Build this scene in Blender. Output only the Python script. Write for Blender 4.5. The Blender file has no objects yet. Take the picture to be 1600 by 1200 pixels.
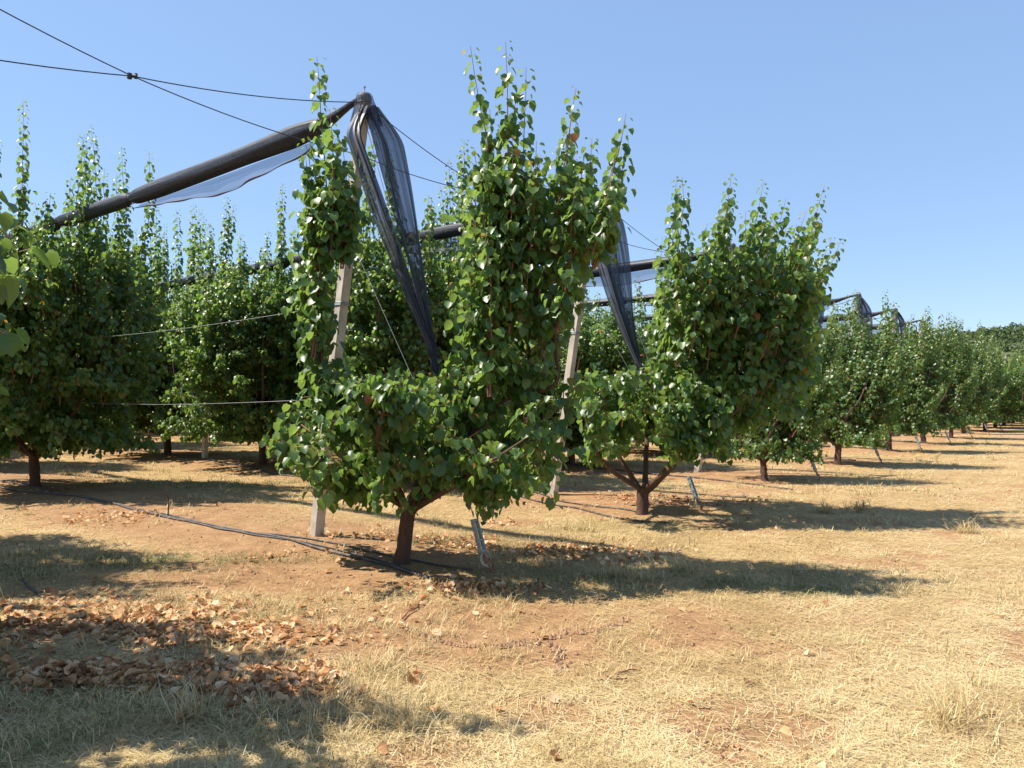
import bpy, math, random
import numpy as np
from mathutils import Vector, Matrix
R = math.radians
scene = bpy.context.scene
col = scene.collection

# ---------------------------------------------------------------- camera, sky, sun, exposure
CAMZ = 1.4
PITCH = math.atan(24/1200)
cam = bpy.data.cameras.new('camera'); cam.lens = 27.0; cam.sensor_width = 36.0
cam.clip_start = 0.05; cam.clip_end = 5000
camo = bpy.data.objects.new('camera', cam); col.objects.link(camo)
camo.location = (0, 0, CAMZ); camo.rotation_euler = (R(90)+PITCH, 0, 0)
scene.camera = camo

SUNV = Vector((-0.68, 0.03, 1.0)).normalized()      # towards the sun
world = bpy.data.worlds.new("World"); scene.world = world; world.use_nodes = True
wn = world.node_tree; bg = wn.nodes['Background']
sky = wn.nodes.new('ShaderNodeTexSky'); sky.sky_type = 'NISHITA'; sky.sun_disc = False
sky.sun_elevation = math.asin(SUNV.z); sky.sun_rotation = math.atan2(SUNV.x, SUNV.y)
sky.air_density = 1.0; sky.dust_density = 0.1; sky.ozone_density = 2.6
smx = wn.nodes.new('ShaderNodeMix'); smx.data_type = 'RGBA'; smx.inputs[0].default_value = 0.6
smx.inputs[7].default_value = (1.42, 2.20, 3.65, 1)      # constant blue mixed into the sky to even out its white horizon
wn.links.new(sky.outputs[0], smx.inputs[6]); wn.links.new(smx.outputs[2], bg.inputs[0]); bg.inputs[1].default_value = 0.12
sl = bpy.data.lights.new('sun', 'SUN'); sl.energy = 5.0; sl.angle = R(0.5); sl.color = (1.0, 0.93, 0.82)
so = bpy.data.objects.new('sun', sl); col.objects.link(so)
so.rotation_euler = (-SUNV).to_track_quat('-Z', 'Y').to_euler()
scene.render.engine = 'CYCLES'
scene.cycles.max_bounces = 8; scene.cycles.transparent_max_bounces = 16
scene.cycles.diffuse_bounces = 5; scene.cycles.glossy_bounces = 2; scene.cycles.transmission_bounces = 4
vs = scene.view_settings
vs.view_transform = 'Standard'; vs.look = 'None'; vs.gamma = 1; vs.use_curve_mapping = False
vs.exposure = 0.95

# ---------------------------------------------------------------- layout of the orchard
HD = np.array([0.62, 0.7846]); RD = np.array([-0.7846, 0.62])   # along the headland, along a row (away from it)
B0 = np.array([-1.93, 7.60]); DROW = 4.36; DTREE = 4.42
OUT = -RD
def rowpt(n, r):
    p = B0 + HD*DROW*n + RD*r
    return float(p[0]), float(p[1])

def hash2(ix, iy, s):
    h = (ix.astype(np.int64)*374761393 + iy.astype(np.int64)*668265263 + s*144665) & 0x7fffffff
    h = ((h ^ (h >> 13))*1274126177) & 0x7fffffff
    return ((h ^ (h >> 16)) & 0xffff)/65535.0
def vnoise(x, y, s=0):
    x = np.asarray(x, float); y = np.asarray(y, float)
    ix = np.floor(x); iy = np.floor(y); fx = x-ix; fy = y-iy
    fx = fx*fx*(3-2*fx); fy = fy*fy*(3-2*fy)
    a = hash2(ix, iy, s); b = hash2(ix+1, iy, s); c = hash2(ix, iy+1, s); d = hash2(ix+1, iy+1, s)
    return (a*(1-fx)+b*fx)*(1-fy)+(c*(1-fx)+d*fx)*fy
def fbm(x, y, s=0, o=3):
    v = 0; a = 0.5; t = 0
    for k in range(o):
        v = v+a*vnoise(x*2**k, y*2**k, s+k*17); t += a; a *= 0.5
    return v/t
def rowco(x, y):
    x = np.asarray(x, float); y = np.asarray(y, float)
    dx = x-B0[0]; dy = y-B0[1]
    return (dx*HD[0]+dy*HD[1])/DROW, dx*RD[0]+dy*RD[1]      # (row number, distance into the row)
def smooth(a, b, v):
    t = np.clip((v-a)/(b-a), 0, 1); return t*t*(3-2*t)
def gz(x, y):
    n, r = rowco(x, y)
    d = np.hypot(x, y)
    z = 0.010*np.clip(r-3, 0, 60)
    near = 1-smooth(40, 90, d)
    z = z+near*(0.10*(fbm(np.asarray(x)*0.35, np.asarray(y)*0.35, 5)-0.5)+0.035*(fbm(np.asarray(x)*1.7, np.asarray(y)*1.7, 9)-0.5))
    inrow = smooth(-3.0, -1.2, r)*near
    off = np.abs(n-np.round(n))*DROW
    z = z+inrow*0.055*np.exp(-(off/0.7)**2)
    return z
def gzf(x, y): return float(gz(np.array([x]), np.array([y]))[0])

cp, sp = math.cos(PITCH), math.sin(PITCH)
def P(px, py, y):
    a = (px-800)/1200; b = (600-py)/1200
    d = (a, cp-b*sp, sp+b*cp); k = y/d[1]
    return (a*k, y, CAMZ+d[2]*k)
def G(px, py):
    a = (px-800)/1200; b = (600-py)/1200
    d = (a, cp-b*sp, sp+b*cp); z = 0.0
    for _ in range(8):
        k = (z-CAMZ)/d[2]; x, y = a*k, d[1]*k; z = gzf(x, y)
    return (x, y, z)

# zones of the ground (what grows or lies there)
def zones(x, y):
    n, r = rowco(x, y)
    n1 = fbm(x*0.9, y*0.9, 31); n2 = fbm(x*2.6, y*2.6, 47); n3 = fbm(x*0.33, y*0.33, 63)
    off = np.abs(n-np.round(n))*DROW
    strip = smooth(1.75, 0.7, off)*smooth(-2.7, -1.4, r)
    soil = strip*smooth(0.16, 0.46, n1*0.6+n2*0.4+0.05)
    e = lambda cx, cy, rx, ry: np.exp(-(((x-cx)/rx)**2+((y-cy)/ry)**2))
    soil = np.maximum(soil, e(0.05, 4.7, 1.9, 0.75)*1.8*smooth(0.22, 0.55, n2*.6+n1*.4))
    soil = np.maximum(soil, e(-1.7, 6.1, 1.5, 0.6)*1.6)
    soil = np.maximum(soil, smooth(0.56, 0.68, n1*0.55+n2*0.45)*0.85)
    soil = np.clip(soil, 0, 1)
    green = smooth(0.2, 0.5, n2)*e(1.8, 6.0, 1.3, 0.4)*1.4
    green = green+e(-3.6, 6.5, 1.3, 0.6)*smooth(0.35, 0.6, n2)+e(-4.2, 12.2, 2.6, 0.55)*1.2*smooth(.3, .5, n2)
    green = green+e(-2.0, 3.0, 1.1, 0.6)*smooth(0.4, 0.65, n2)*0.8+e(-.35, 6.6, 1.3, .45)*0.8*smooth(.3, .5, n2)
    green = green+smooth(0.62, 0.75, n3)*smooth(0.5, 0.7, n2)*0.5*smooth(-2, 0, r)+e(1.3, 8.6, 1.6, .5)*.5
    green = np.clip(green, 0, 1)*(1-0.5*soil)
    lit = e(-1.1, 3.75, .55, .2)*1.5+e(-1.95, 3.85, .6, .16)*1.1+e(-2.5, 4.9, 1.1, .55)*.55+e(-1.6, 4.5, .6, .2)*.6+e(-0.25, 5.75, 0.45, 0.2)*1.0+e(0.3, 7.2, 0.8, 0.35)*.9
    lit = lit+e(-1.0, 7.7, .8, .25)*.5+e(2.2, 10.3, 1.2, .35)*.6+e(0.9, 6.8, .5, .4)*.5
    lit = np.clip(lit*smooth(0.15, 0.5, n2)+0.4*smooth(0.62, 0.8, n1)*smooth(-1.5, 0, r), 0, 1)
    dry = smooth(0.35, 0.65, n1*0.5+n2*0.5)
    return soil, green, lit, dry

# ---------------------------------------------------------------- materials
def newmat(name):
    m = bpy.data.materials.new(name); m.use_nodes = True
    nt = m.node_tree; b = nt.nodes['Principled BSDF']
    return m, nt, b, nt.nodes['Material Output']
def N(nt, t, **k):
    n = nt.nodes.new(t)
    for a, v in k.items(): setattr(n, a, v)
    return n
def L(nt, a, b): nt.links.new(a, b)
def ramp(nt, fac, stops):
    r = N(nt, 'ShaderNodeValToRGB'); e = r.color_ramp.elements
    while len(e) < len(stops): e.new(0.5)
    for k, (p, c) in enumerate(stops):
        e[k].position = p; e[k].color = (*c, 1)
    L(nt, fac, r.inputs[0]); return r.outputs[0]
def noise(nt, vec, scale, detail=4, rough=0.6):
    n = N(nt, 'ShaderNodeTexNoise'); n.inputs['Scale'].default_value = scale
    n.inputs['Detail'].default_value = detail; n.inputs['Roughness'].default_value = rough
    if vec is not None: L(nt, vec, n.inputs['Vector'])
    return n.outputs['Fac']
def mix(nt, f, a, b, mode='MIX'):
    m = N(nt, 'ShaderNodeMix', data_type='RGBA', blend_type=mode)
    for i, v in ((0, f), (6, a), (7, b)):
        if isinstance(v, (int, float)): m.inputs[i].default_value = v
        elif isinstance(v, tuple): m.inputs[i].default_value = (*v, 1)
        else: L(nt, v, m.inputs[i])
    return m.outputs[2]
def mathn(nt, op, a, b):
    m = N(nt, 'ShaderNodeMath', operation=op, use_clamp=(op in ('ADD', 'MULTIPLY')))
    for i, v in ((0, a), (1, b)):
        if isinstance(v, (int, float)): m.inputs[i].default_value = v
        else: L(nt, v, m.inputs[i])
    return m.outputs[0]
def attr(nt, name): return N(nt, 'ShaderNodeAttribute', attribute_name=name).outputs['Fac']
def bump(nt, h, b, s, d=0.02):
    n = N(nt, 'ShaderNodeBump'); n.inputs['Strength'].default_value = s; n.inputs['Distance'].default_value = d
    L(nt, h, n.inputs['Height']); L(nt, n.outputs[0], b.inputs['Normal']); return n
def leaf_mat(name, stops, trans, tcol, rough=0.42, spec=0.5, back=(0.13, 0.18, 0.06), dk=(0.03, 0.05, 0.01)):
    m, nt, b, out = newmat(name)
    c = ramp(nt, attr(nt, 'rnd'), stops)
    g = N(nt, 'ShaderNodeNewGeometry')
    c2 = mix(nt, 0.45, c, back)
    cc = mix(nt, g.outputs['Backfacing'], c, c2)
    co = N(nt, 'ShaderNodeTexCoord')
    nz = noise(nt, co.outputs['Object'], 60, 2)
    cc = mix(nt, mathn(nt, 'MULTIPLY', nz, 0.35), cc, dk)
    L(nt, cc, b.inputs['Base Color']); b.inputs['Roughness'].default_value = rough
    b.inputs['Specular IOR Level'].default_value = spec
    t = N(nt, 'ShaderNodeBsdfTranslucent')
    L(nt, mix(nt, 1.0, cc, tcol, 'MULTIPLY'), t.inputs[0])
    ms = N(nt, 'ShaderNodeMixShader'); ms.inputs[0].default_value = trans
    L(nt, b.outputs[0], ms.inputs[1]); L(nt, t.outputs[0], ms.inputs[2]); L(nt, ms.outputs[0], out.inputs[0])
    return m
LEAF = leaf_mat('leaf_green', [(0.0, (0.030, 0.080, 0.020)), (0.40, (0.080, 0.158, 0.036)), (0.75, (0.150, 0.230, 0.055)),
                               (0.95, (0.19, 0.23, 0.05)), (0.985, (0.34, 0.27, 0.05)), (1.0, (0.35, 0.13, 0.03))], 0.40, (2.4, 2.5, 1.3), 0.38, 0.5, (0.17, 0.21, 0.095))
GRASSG = leaf_mat('grass_green', [(0, (0.07, 0.10, 0.035)), (0.6, (0.15, 0.175, 0.07)), (1, (0.36, 0.32, 0.16))], 0.3, (1.6, 1.6, 1.1), 0.6, 0.3)
STRAW = leaf_mat('dry_straw', [(0, (0.24, 0.145, 0.06)), (0.35, (0.50, 0.385, 0.185)), (0.7, (0.76, 0.655, 0.37)), (1, (0.88, 0.82, 0.57))], 0.2, (1.2, 1.1, 0.9), 0.55, 0.35, (0.6, 0.46, 0.22), (0.34, 0.22, 0.10))
DEAD = leaf_mat('dead_leaf', [(0, (0.20, 0.09, 0.04)), (0.3, (0.46, 0.22, 0.09)), (0.6, (0.70, 0.42, 0.20)), (1, (0.86, 0.66, 0.42))], 0.22, (1.3, 1.1, 0.9), 0.6, 0.3, (0.46, 0.30, 0.17), (0.16, 0.07, 0.03))

def simple(name, base, rough=0.7, metal=0.0, nscale=20, amt=0.3, bmp=0.3, dist=0.01, dark=None, stretch=None):
    m, nt, b, out = newmat(name)
    co = N(nt, 'ShaderNodeTexCoord'); v = co.outputs['Object']
    if stretch:
        mp = N(nt, 'ShaderNodeMapping'); mp.inputs['Scale'].default_value = stretch; L(nt, v, mp.inputs[0]); v = mp.outputs[0]
    f = noise(nt, v, nscale, 6)
    dk = dark or tuple(c*0.45 for c in base)
    c = mix(nt, mathn(nt, 'MULTIPLY', ramp(nt, f, [(0.35, (0, 0, 0)), (0.7, (1, 1, 1))]), amt), base, dk)
    L(nt, c, b.inputs['Base Color']); b.inputs['Roughness'].default_value = rough; b.inputs['Metallic'].default_value = metal
    if bmp: bump(nt, f, b, bmp, dist)
    return m
BARK = simple('bark', (0.090, 0.048, 0.030), 0.85, 0, 26, 0.9, 1.0, 0.012, (0.05, 0.028, 0.02), (1, 1, 0.3))
SHOOT = simple('shoot_bark', (0.24, 0.085, 0.05), 0.6, 0, 30, 0.5, 0.2, 0.003)
CONC = simple('concrete', (0.56, 0.50, 0.42), 0.9, 0, 7, 0.75, 0.35, 0.006, (0.33, 0.28, 0.22))
ZINC = simple('galvanised_steel', (0.36, 0.43, 0.45), 0.55, 0.4, 40, 0.5, 0.2, 0.002)
WIRE = simple('steel_wire', (0.34, 0.36, 0.37), 0.5, 0.6, 40, 0.3, 0)
CABLE = simple('dark_cable', (0.035, 0.045, 0.055), 0.6, 0.2, 40, 0.3, 0)
RUST = simple('rusty_steel', (0.34, 0.16, 0.085), 0.85, 0.2, 40, 0.6, 0.4, 0.003)
CAPM = simple('cap_plastic', (0.24, 0.25, 0.26), 0.6, 0, 20, 0.4, 0)
HOSE = simple('black_hose', (0.030, 0.030, 0.034), 0.62, 0, 15, 0.8, 0.2, 0.002, (0.17, 0.13, 0.10))
ROLL = simple('rolled_net', (0.014, 0.017, 0.026), 0.48, 0, 5, 0.8, 0.12, 0.01, (0.045, 0.05, 0.062), (6, 6, 6))

def roll_wrinkles():
    nt = ROLL.node_tree; b = nt.nodes['Principled BSDF']; co = nt.nodes.new('ShaderNodeTexCoord')
    m1 = nt.nodes.new('ShaderNodeMapping'); m1.inputs['Rotation'].default_value = (0, 0, -math.atan2(RD[1], RD[0]))
    m2 = nt.nodes.new('ShaderNodeMapping'); m2.inputs['Scale'].default_value = (2.2, 26, 26)
    L(nt, co.outputs['Object'], m1.inputs[0]); L(nt, m1.outputs[0], m2.inputs[0]); f = noise(nt, m2.outputs[0], 1.0, 4, .6); bump(nt, f, b, .4, .015)
roll_wrinkles()
ROLL.node_tree.nodes['Principled BSDF'].inputs['Specular IOR Level'].default_value = 0.25
def net_mat(name, dens, lo, hi=.17, rough=.5, spec=.5):
    m, nt, b, out = newmat(name)
    u = N(nt, 'ShaderNodeUVMap', uv_map='UVMap')
    mp = N(nt, 'ShaderNodeMapping'); mp.inputs['Scale'].default_value = (26, 1.6, 1); L(nt, u.outputs[0], mp.inputs[0])
    f = noise(nt, mp.outputs[0], 1.0, 5, 0.65)
    a = ramp(nt, f, [(0.36, (lo,)*3), (0.62, (dens,)*3)])
    c = ramp(nt, f, [(0.4, (0.028, 0.032, 0.045)), (0.62, (0.06, 0.066, 0.085)), (0.70, (hi, hi, hi*1.05))])
    L(nt, c, b.inputs['Base Color']); b.inputs['Roughness'].default_value = rough; b.inputs['Specular IOR Level'].default_value = spec
    t = N(nt, 'ShaderNodeBsdfTransparent'); t.inputs[0].default_value = (0.93, 0.94, 1, 1)
    ms = N(nt, 'ShaderNodeMixShader')
    L(nt, a, ms.inputs[0]); L(nt, t.outputs[0], ms.inputs[1]); L(nt, b.outputs[0], ms.inputs[2]); L(nt, ms.outputs[0], out.inputs[0])
    return m
NET = net_mat('hail_net', 0.97, 0.72)
NETT = net_mat('hail_net_thin', 0.62, 0.30, .05, .8, .1)

def ground_mat():
    m, nt, b, out = newmat('ground')
    co = N(nt, 'ShaderNodeNewGeometry').outputs['Position']
    fine = noise(nt, co, 38, 8, 0.7); med = noise(nt, co, 6, 6, 0.65); big = noise(nt, co, 0.8, 5, 0.6)
    mp = N(nt, 'ShaderNodeMapping'); mp.inputs['Scale'].default_value = (1, 0.28, 1); mp.inputs['Rotation'].default_value = (0, 0, 0.7); L(nt, co, mp.inputs[0])
    fib = noise(nt, mp.outputs[0], 85, 4, 0.75)
    soilc = ramp(nt, mathn(nt, 'ADD', mathn(nt, 'MULTIPLY', fine, 0.55), mathn(nt, 'MULTIPLY', med, 0.45)),
                 [(0.3, (0.12, 0.066, 0.036)), (0.5, (0.30, 0.168, 0.082)), (0.68, (0.48, 0.305, 0.165))])
    strawc = ramp(nt, mathn(nt, 'ADD', mathn(nt, 'MULTIPLY', fib, 0.6), mathn(nt, 'MULTIPLY', fine, 0.4)),
                  [(0.34, (0.17, 0.10, 0.045)), (0.48, (0.36, 0.24, 0.11)), (0.6, (0.60, 0.45, 0.22)), (0.72, (0.78, 0.65, 0.38))])
    sf = mathn(nt, 'ADD', attr(nt, 'soil'), mathn(nt, 'MULTIPLY', ramp(nt, med, [(0.5, (0, 0, 0)), (0.68, (1, 1, 1))]), 0.55))
    c = mix(nt, sf, strawc, soilc)
    c = mix(nt, mathn(nt, 'MULTIPLY', attr(nt, 'green'), 0.55), c, (0.16, 0.155, 0.06))
    c = mix(nt, mathn(nt, 'MULTIPLY', attr(nt, 'lit'), 0.7), c, (0.24, 0.12, 0.055))
    c = mix(nt, mathn(nt, 'MULTIPLY', ramp(nt, big, [(0.45, (0, 0, 0)), (0.7, (1, 1, 1))]), 0.3), c, (0.42, 0.27, 0.13))
    L(nt, c, b.inputs['Base Color']); b.inputs['Roughness'].default_value = 0.95; b.inputs['Specular IOR Level'].default_value = 0.15
    h = mathn(nt, 'ADD', mathn(nt, 'MULTIPLY', fine, 0.5), mathn(nt, 'MULTIPLY', fib, 0.4))
    bump(nt, h, b, 0.9, 0.03)
    return m
GROUND = ground_mat()

# ---------------------------------------------------------------- mesh helpers
def tag(o, label=None, cat=None, group=None, kind=None):
    if label: o['label'] = label
    if cat: o['category'] = cat
    if group: o['group'] = group
    if kind: o['kind'] = kind
    return o
def empty(name, loc=(0, 0, 0), rz=0.0):
    o = bpy.data.objects.new(name, None); o.empty_display_size = 0.2; col.objects.link(o)
    o.location = loc; o.rotation_euler = (0, 0, rz); return o
def link(name, me, parent=None):
    o = bpy.data.objects.new(name, me); col.objects.link(o)
    if parent is not None: o.parent = parent
    return o
def npmesh(name, V, F, mats, mi=None, rnd=None, smooth_=True, attrs=None, uv=None):
    V = np.asarray(V, np.float32); F = np.asarray(F, np.int32); k = F.shape[1]
    me = bpy.data.meshes.new(name)
    me.vertices.add(len(V)); me.vertices.foreach_set('co', V.ravel())
    me.loops.add(F.size); me.loops.foreach_set('vertex_index', F.ravel())
    me.polygons.add(len(F)); me.polygons.foreach_set('loop_start', np.arange(0, F.size, k, dtype=np.int32))
    me.update(calc_edges=True)
    for m in mats: me.materials.append(m)
    if mi is not None: me.polygons.foreach_set('material_index', np.asarray(mi, np.int32))
    me.polygons.foreach_set('use_smooth', np.full(len(F), smooth_))
    at = dict(attrs or {})
    if rnd is not None: at['rnd'] = rnd
    for a, v in at.items():
        q = me.attributes.new(a, 'FLOAT', 'POINT'); q.data.foreach_set('value', np.asarray(v, np.float32))
    if uv is not None:
        l = me.uv_layers.new(name='UVMap'); l.data.foreach_set('uv', np.asarray(uv, np.float32)[F.ravel()].ravel())
    me.validate(clean_customdata=False)
    return me

class Geo:
    """collects tubes and boxes (as triangles)"""
    def __init__(s): s.V = []; s.F = []; s.M = []; s.n = 0
    def add(s, V, F, m=0):
        V = np.asarray(V, float); F = np.asarray(F, int)
        if F.shape[1] == 4: F = np.concatenate([F[:, [0, 1, 2]], F[:, [0, 2, 3]]])
        s.V.append(V); s.F.append(F+s.n); s.M.append(np.full(len(F), m)); s.n += len(V)
    def tube(s, pts, rad, ns=6, m=0, cap=True, wob=0.0, rng=None):
        p = np.asarray(pts, float); n = len(p); rad = np.broadcast_to(np.asarray(rad, float), (n,))
        t = np.gradient(p, axis=0); t /= np.linalg.norm(t, axis=1)[:, None]+1e-9
        ref = np.array([1.0, 0.13, 0.07]) if abs(t[0][0]) < 0.8 else np.array([0.05, 1.0, 0.1])
        V = []
        for i in range(n):
            a = np.cross(t[i], ref); a /= np.linalg.norm(a)+1e-9; b = np.cross(t[i], a); ref = np.cross(a, t[i])
            an = np.arange(ns)*2*math.pi/ns
            rr = rad[i]*(1+(wob*(rng.random(ns)-0.5)*2 if wob else 0))
            V.append(p[i]+np.cos(an)[:, None]*a*np.reshape(rr*np.ones(ns), (-1, 1))+np.sin(an)[:, None]*b*np.reshape(rr*np.ones(ns), (-1, 1)))
        V = np.concatenate(V); F = []
        for i in range(n-1):
            for j in range(ns):
                k = (j+1) % ns
                F.append((i*ns+j, i*ns+k, (i+1)*ns+k, (i+1)*ns+j))
        s.add(V, F, m)
        if cap:
            for i, rev in ((0, True), (n-1, False)):
                q = np.vstack([V[i*ns:(i+1)*ns], p[i]]); f = [(j, (j+1) % ns, ns) for j in range(ns)]
                if rev: f = [(b_, a_, c_) for a_, b_, c_ in f]
                s.add(q, f, m)
    def box(s, c, size, rot=None, m=0, bev=0.0, taper=1.0):
        x, y, z = [v/2 for v in size]; b = min(bev, x*0.9, y*0.9)
        ring = [(x-b, -y), (x, -y+b), (x, y-b), (x-b, y), (-x+b, y), (-x, y-b), (-x, -y+b), (-x+b, -y)] if b else [(x, -y), (x, y), (-x, y), (-x, -y)]
        k = len(ring)
        V = [(px_, py_, -z) for px_, py_ in ring]+[(px_*taper, py_*taper, z) for px_, py_ in ring]+[(0, 0, -z), (0, 0, z)]
        F = [(i, (i+1) % k, k+(i+1) % k, k+i) for i in range(k)]
        T = [((i+1) % k, i, 2*k) for i in range(k)]+[(k+i, k+(i+1) % k, 2*k+1) for i in range(k)]
        V = np.array(V)
        if rot is not None: V = V@np.array(rot).T
        V = V+np.array(c)
        s.add(V, F, m); s.V.append(V[:0]); s.add(V, T, m)
    def mesh(s, name, mats, **k):
        V = np.concatenate(s.V); F = np.concatenate(s.F)
        return npmesh(name, V, F, mats, mi=np.concatenate(s.M), **k)
def frame_to(d):
    return np.array(Vector(d).to_track_quat('Z', 'X').to_matrix())

# ---------------------------------------------------------------- leaves
LT = {
 'hi': (np.array([(0, 0, 0), (.36, 0, 0), (.70, 0, 0), (.98, 0, 0), (-.07, .24, .6), (.20, .47, 1), (.62, .42, .8), (-.07, -.24, .6), (.20, -.47, 1), (.62, -.42, .8)]),
        np.array([(0, 5, 4), (0, 1, 5), (1, 6, 5), (1, 2, 6), (2, 3, 6), (0, 7, 8), (0, 8, 1), (1, 8, 9), (1, 9, 2), (2, 9, 3)])),
 'lo': (np.array([(0, 0, 0), (.5, 0, 0), (1, 0, 0), (.3, .42, 1), (.3, -.42, 1)]),
        np.array([(0, 1, 3), (1, 2, 3), (0, 4, 1), (1, 4, 2)]))}
def leaf_geo(pos, axis, nrm, size, fold, curl, lod):
    T, F = LT[lod]
    pos = np.array(pos); ax = np.array(axis); ax /= np.linalg.norm(ax, axis=1)[:, None]+1e-9
    nr = np.array(nrm); nr -= (nr*ax).sum(1)[:, None]*ax; nr /= np.linalg.norm(nr, axis=1)[:, None]+1e-9
    sd = np.cross(nr, ax); s = np.array(size)[:, None, None]
    fold = np.array(fold)[:, None]; curl = np.array(curl)[:, None]
    lx = T[None, :, 0]; ly = np.broadcast_to(T[None, :, 1], (len(pos), len(T)))
    h = T[None, :, 2]*fold*np.abs(T[None, :, 1])*1.1-curl*lx**2
    V = pos[:, None, :]+s*(lx[..., None]*ax[:, None, :]+ly[..., None]*sd[:, None, :]+h[..., None]*nr[:, None, :])
    Fa = F[None]+(np.arange(len(pos))*len(T))[:, None, None]
    return V.reshape(-1, 3), Fa.reshape(-1, 3), len(T)

class Tree:
    def __init__(s, seed, leafsize=0.105, lod='hi'):
        s.r = random.Random(seed); s.wood = Geo(); s.tw = Geo(); s.np = np.random.default_rng(seed)
        s.pos = []; s.ax = []; s.nr = []; s.sz = []; s.fo = []; s.cu = []; s.rn = []; s.ls = leafsize; s.lod = lod
    def leaf(s, p, u, d, size, rn, droop=0.75):
        r = s.r; j = lambda a: (r.random()-0.5)*2*a
        pl = 0.035+0.03*r.random()
        q = (p[0]+(u[0]*.85+d[0]*.3)*pl, p[1]+(u[1]*.85+d[1]*.3)*pl, p[2]+(u[2]*.85+d[2]*.3)*pl)
        s.pos.append(q); s.ax.append((u[0]*.6+j(.38), u[1]*.6+j(.38), u[2]*.3-droop+j(.3)))
        s.nr.append((u[0]*.75+j(.45), u[1]*.75+j(.45), .55+j(.45)))
        s.sz.append(size); s.fo.append(.15+.5*r.random()); s.cu.append(-.05+.4*r.random()); s.rn.append(rn)
    def shoot(s, pts, dens=30, spur=0.5, tipy=0.25, base=0.1, rad=0.006, size=1.0, spurlen=0.13):
        """a leafy twig along pts (list of 3-tuples)"""
        r = s.r; s.tw.tube(pts, np.linspace(rad, 0.0018, len(pts)), 4, 0, cap=False)
        seg = []; tot = 0
        for a, b in zip(pts[:-1], pts[1:]):
            l = math.dist(a, b); seg.append((tot, l, a, b)); tot += l
        n = max(3, int(tot*dens)); az = r.random()*6.28; k = 0
        treern = r.gauss(0, 0.07)
        for i in range(n):
            f = base+(1-base)*(i+r.random()*.6)/n; f = min(f, .999); q = f*tot
            while k < len(seg)-1 and q > seg[k][0]+seg[k][1]: k += 1
            t0, l, a, b = seg[k]; w = (q-t0)/max(l, 1e-6)
            p = tuple(a[c]+(b[c]-a[c])*w for c in range(3)); d = tuple((b[c]-a[c])/max(l, 1e-6) for c in range(3))
            az += 2.4+r.random()*.5
            # perpendicular to d
            rf = (0, 0, 1) if abs(d[2]) < .9 else (1, 0, 0)
            e1 = (d[1]*rf[2]-d[2]*rf[1], d[2]*rf[0]-d[0]*rf[2], d[0]*rf[1]-d[1]*rf[0])
            m = math.sqrt(sum(c*c for c in e1)); e1 = tuple(c/m for c in e1)
            e2 = (d[1]*e1[2]-d[2]*e1[1], d[2]*e1[0]-d[0]*e1[2], d[0]*e1[1]-d[1]*e1[0])
            ca, sa = math.cos(az), math.sin(az); u = tuple(e1[c]*ca+e2[c]*sa for c in range(3))
            tip = max(0, (f-0.82)/0.18)
            sz = s.ls*size*(1-.62*tip)*(.6+.65*r.random())
            rn = min(1, max(0, .38+treern+r.gauss(0, .16)+tipy*tip+(0.5 if r.random() < .012 else 0)))
            s.leaf(p, u, d, sz, rn, .75-.5*tip)
            if r.random() < spur*max(0, 1.15-f*1.45):
                L_ = spurlen*(.6+r.random())
                e = (p[0]+u[0]*L_, p[1]+u[1]*L_, p[2]+u[2]*L_+L_*.35)
                s.tw.tube([p, e], [.0025, .0012], 3, 0, cap=False)
                for q2 in range(4):
                    g = .4+.6*q2/3; pp = tuple(p[c]+(e[c]-p[c])*g for c in range(3)); a2 = r.random()*6.28
                    uu = (math.cos(a2), math.sin(a2), r.random()*.4-.2)
                    s.leaf(pp, uu, u, s.ls*size*(.65+.45*r.random()), min(1, max(0, .38+treern+r.gauss(0, .16))))
    def curve(s, a, b, sag=0.0, jit=0.03, n=6, bow=(0, 0, 0)):
        r = s.r; o = []
        for i in range(n):
            t = i/(n-1); k = 4*t*(1-t)
            o.append(tuple(a[c]+(b[c]-a[c])*t+bow[c]*k+(r.gauss(0, jit)*k)+(sag*k if c == 2 else 0) for c in range(3)))
        return o
    def limb(s, pts, r0, r1, ns=8, m=0, wob=.12):
        # smooth the polyline a little
        q = []
        for i in range(len(pts)-1):
            p0 = pts[max(i-1, 0)]; p1 = pts[i]; p2 = pts[i+1]; p3 = pts[min(i+2, len(pts)-1)]
            for t in (0, .25, .5, .75):
                q.append(tuple(.5*((2*p1[c])+(-p0[c]+p2[c])*t+(2*p0[c]-5*p1[c]+4*p2[c]-p3[c])*t*t+(-p0[c]+3*p1[c]-3*p2[c]+p3[c])*t**3) for c in range(3)))
        q.append(tuple(pts[-1]))
        rad = r0+(r1-r0)*np.linspace(0, 1, len(q))**.75
        s.wood.tube(q, rad, ns, m, cap=True, wob=wob, rng=s.np); return q
    def trunk(s, top, r0=.085, r1=.07):
        n = 9; pts = [(top[0]*t, top[1]*t, -.08+(top[2]+.08)*t) for t in np.linspace(0, 1, n)]
        rad = [r0*(1.3 if i == 0 else 1.12 if i == 1 else 1)+(r1-r0)*i/(n-1) for i in range(n)]
        s.wood.tube(pts, rad, 14, 0, wob=.13, rng=s.np)
    def build(s, name, loc, rz=0.0, sc=1.0):
        root = empty(name, loc, rz); root.scale = (sc,)*3
        t = link('trunk', s.wood.mesh('trunk', [BARK]), root)
        V, F, k = leaf_geo(s.pos, s.ax, s.nr, s.sz, s.fo, s.cu, s.lod)
        tv = np.concatenate(s.tw.V); tf = np.concatenate(s.tw.F)+len(V)
        me = npmesh('crown', np.vstack([V, tv]), np.vstack([F, tf]), [LEAF, SHOOT],
                    mi=np.concatenate([np.zeros(len(F)), np.ones(len(tf))]), rnd=np.concatenate([np.repeat(s.rn, k), np.zeros(len(tv))]))
        c = link('crown', me, root)
        return root

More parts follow.
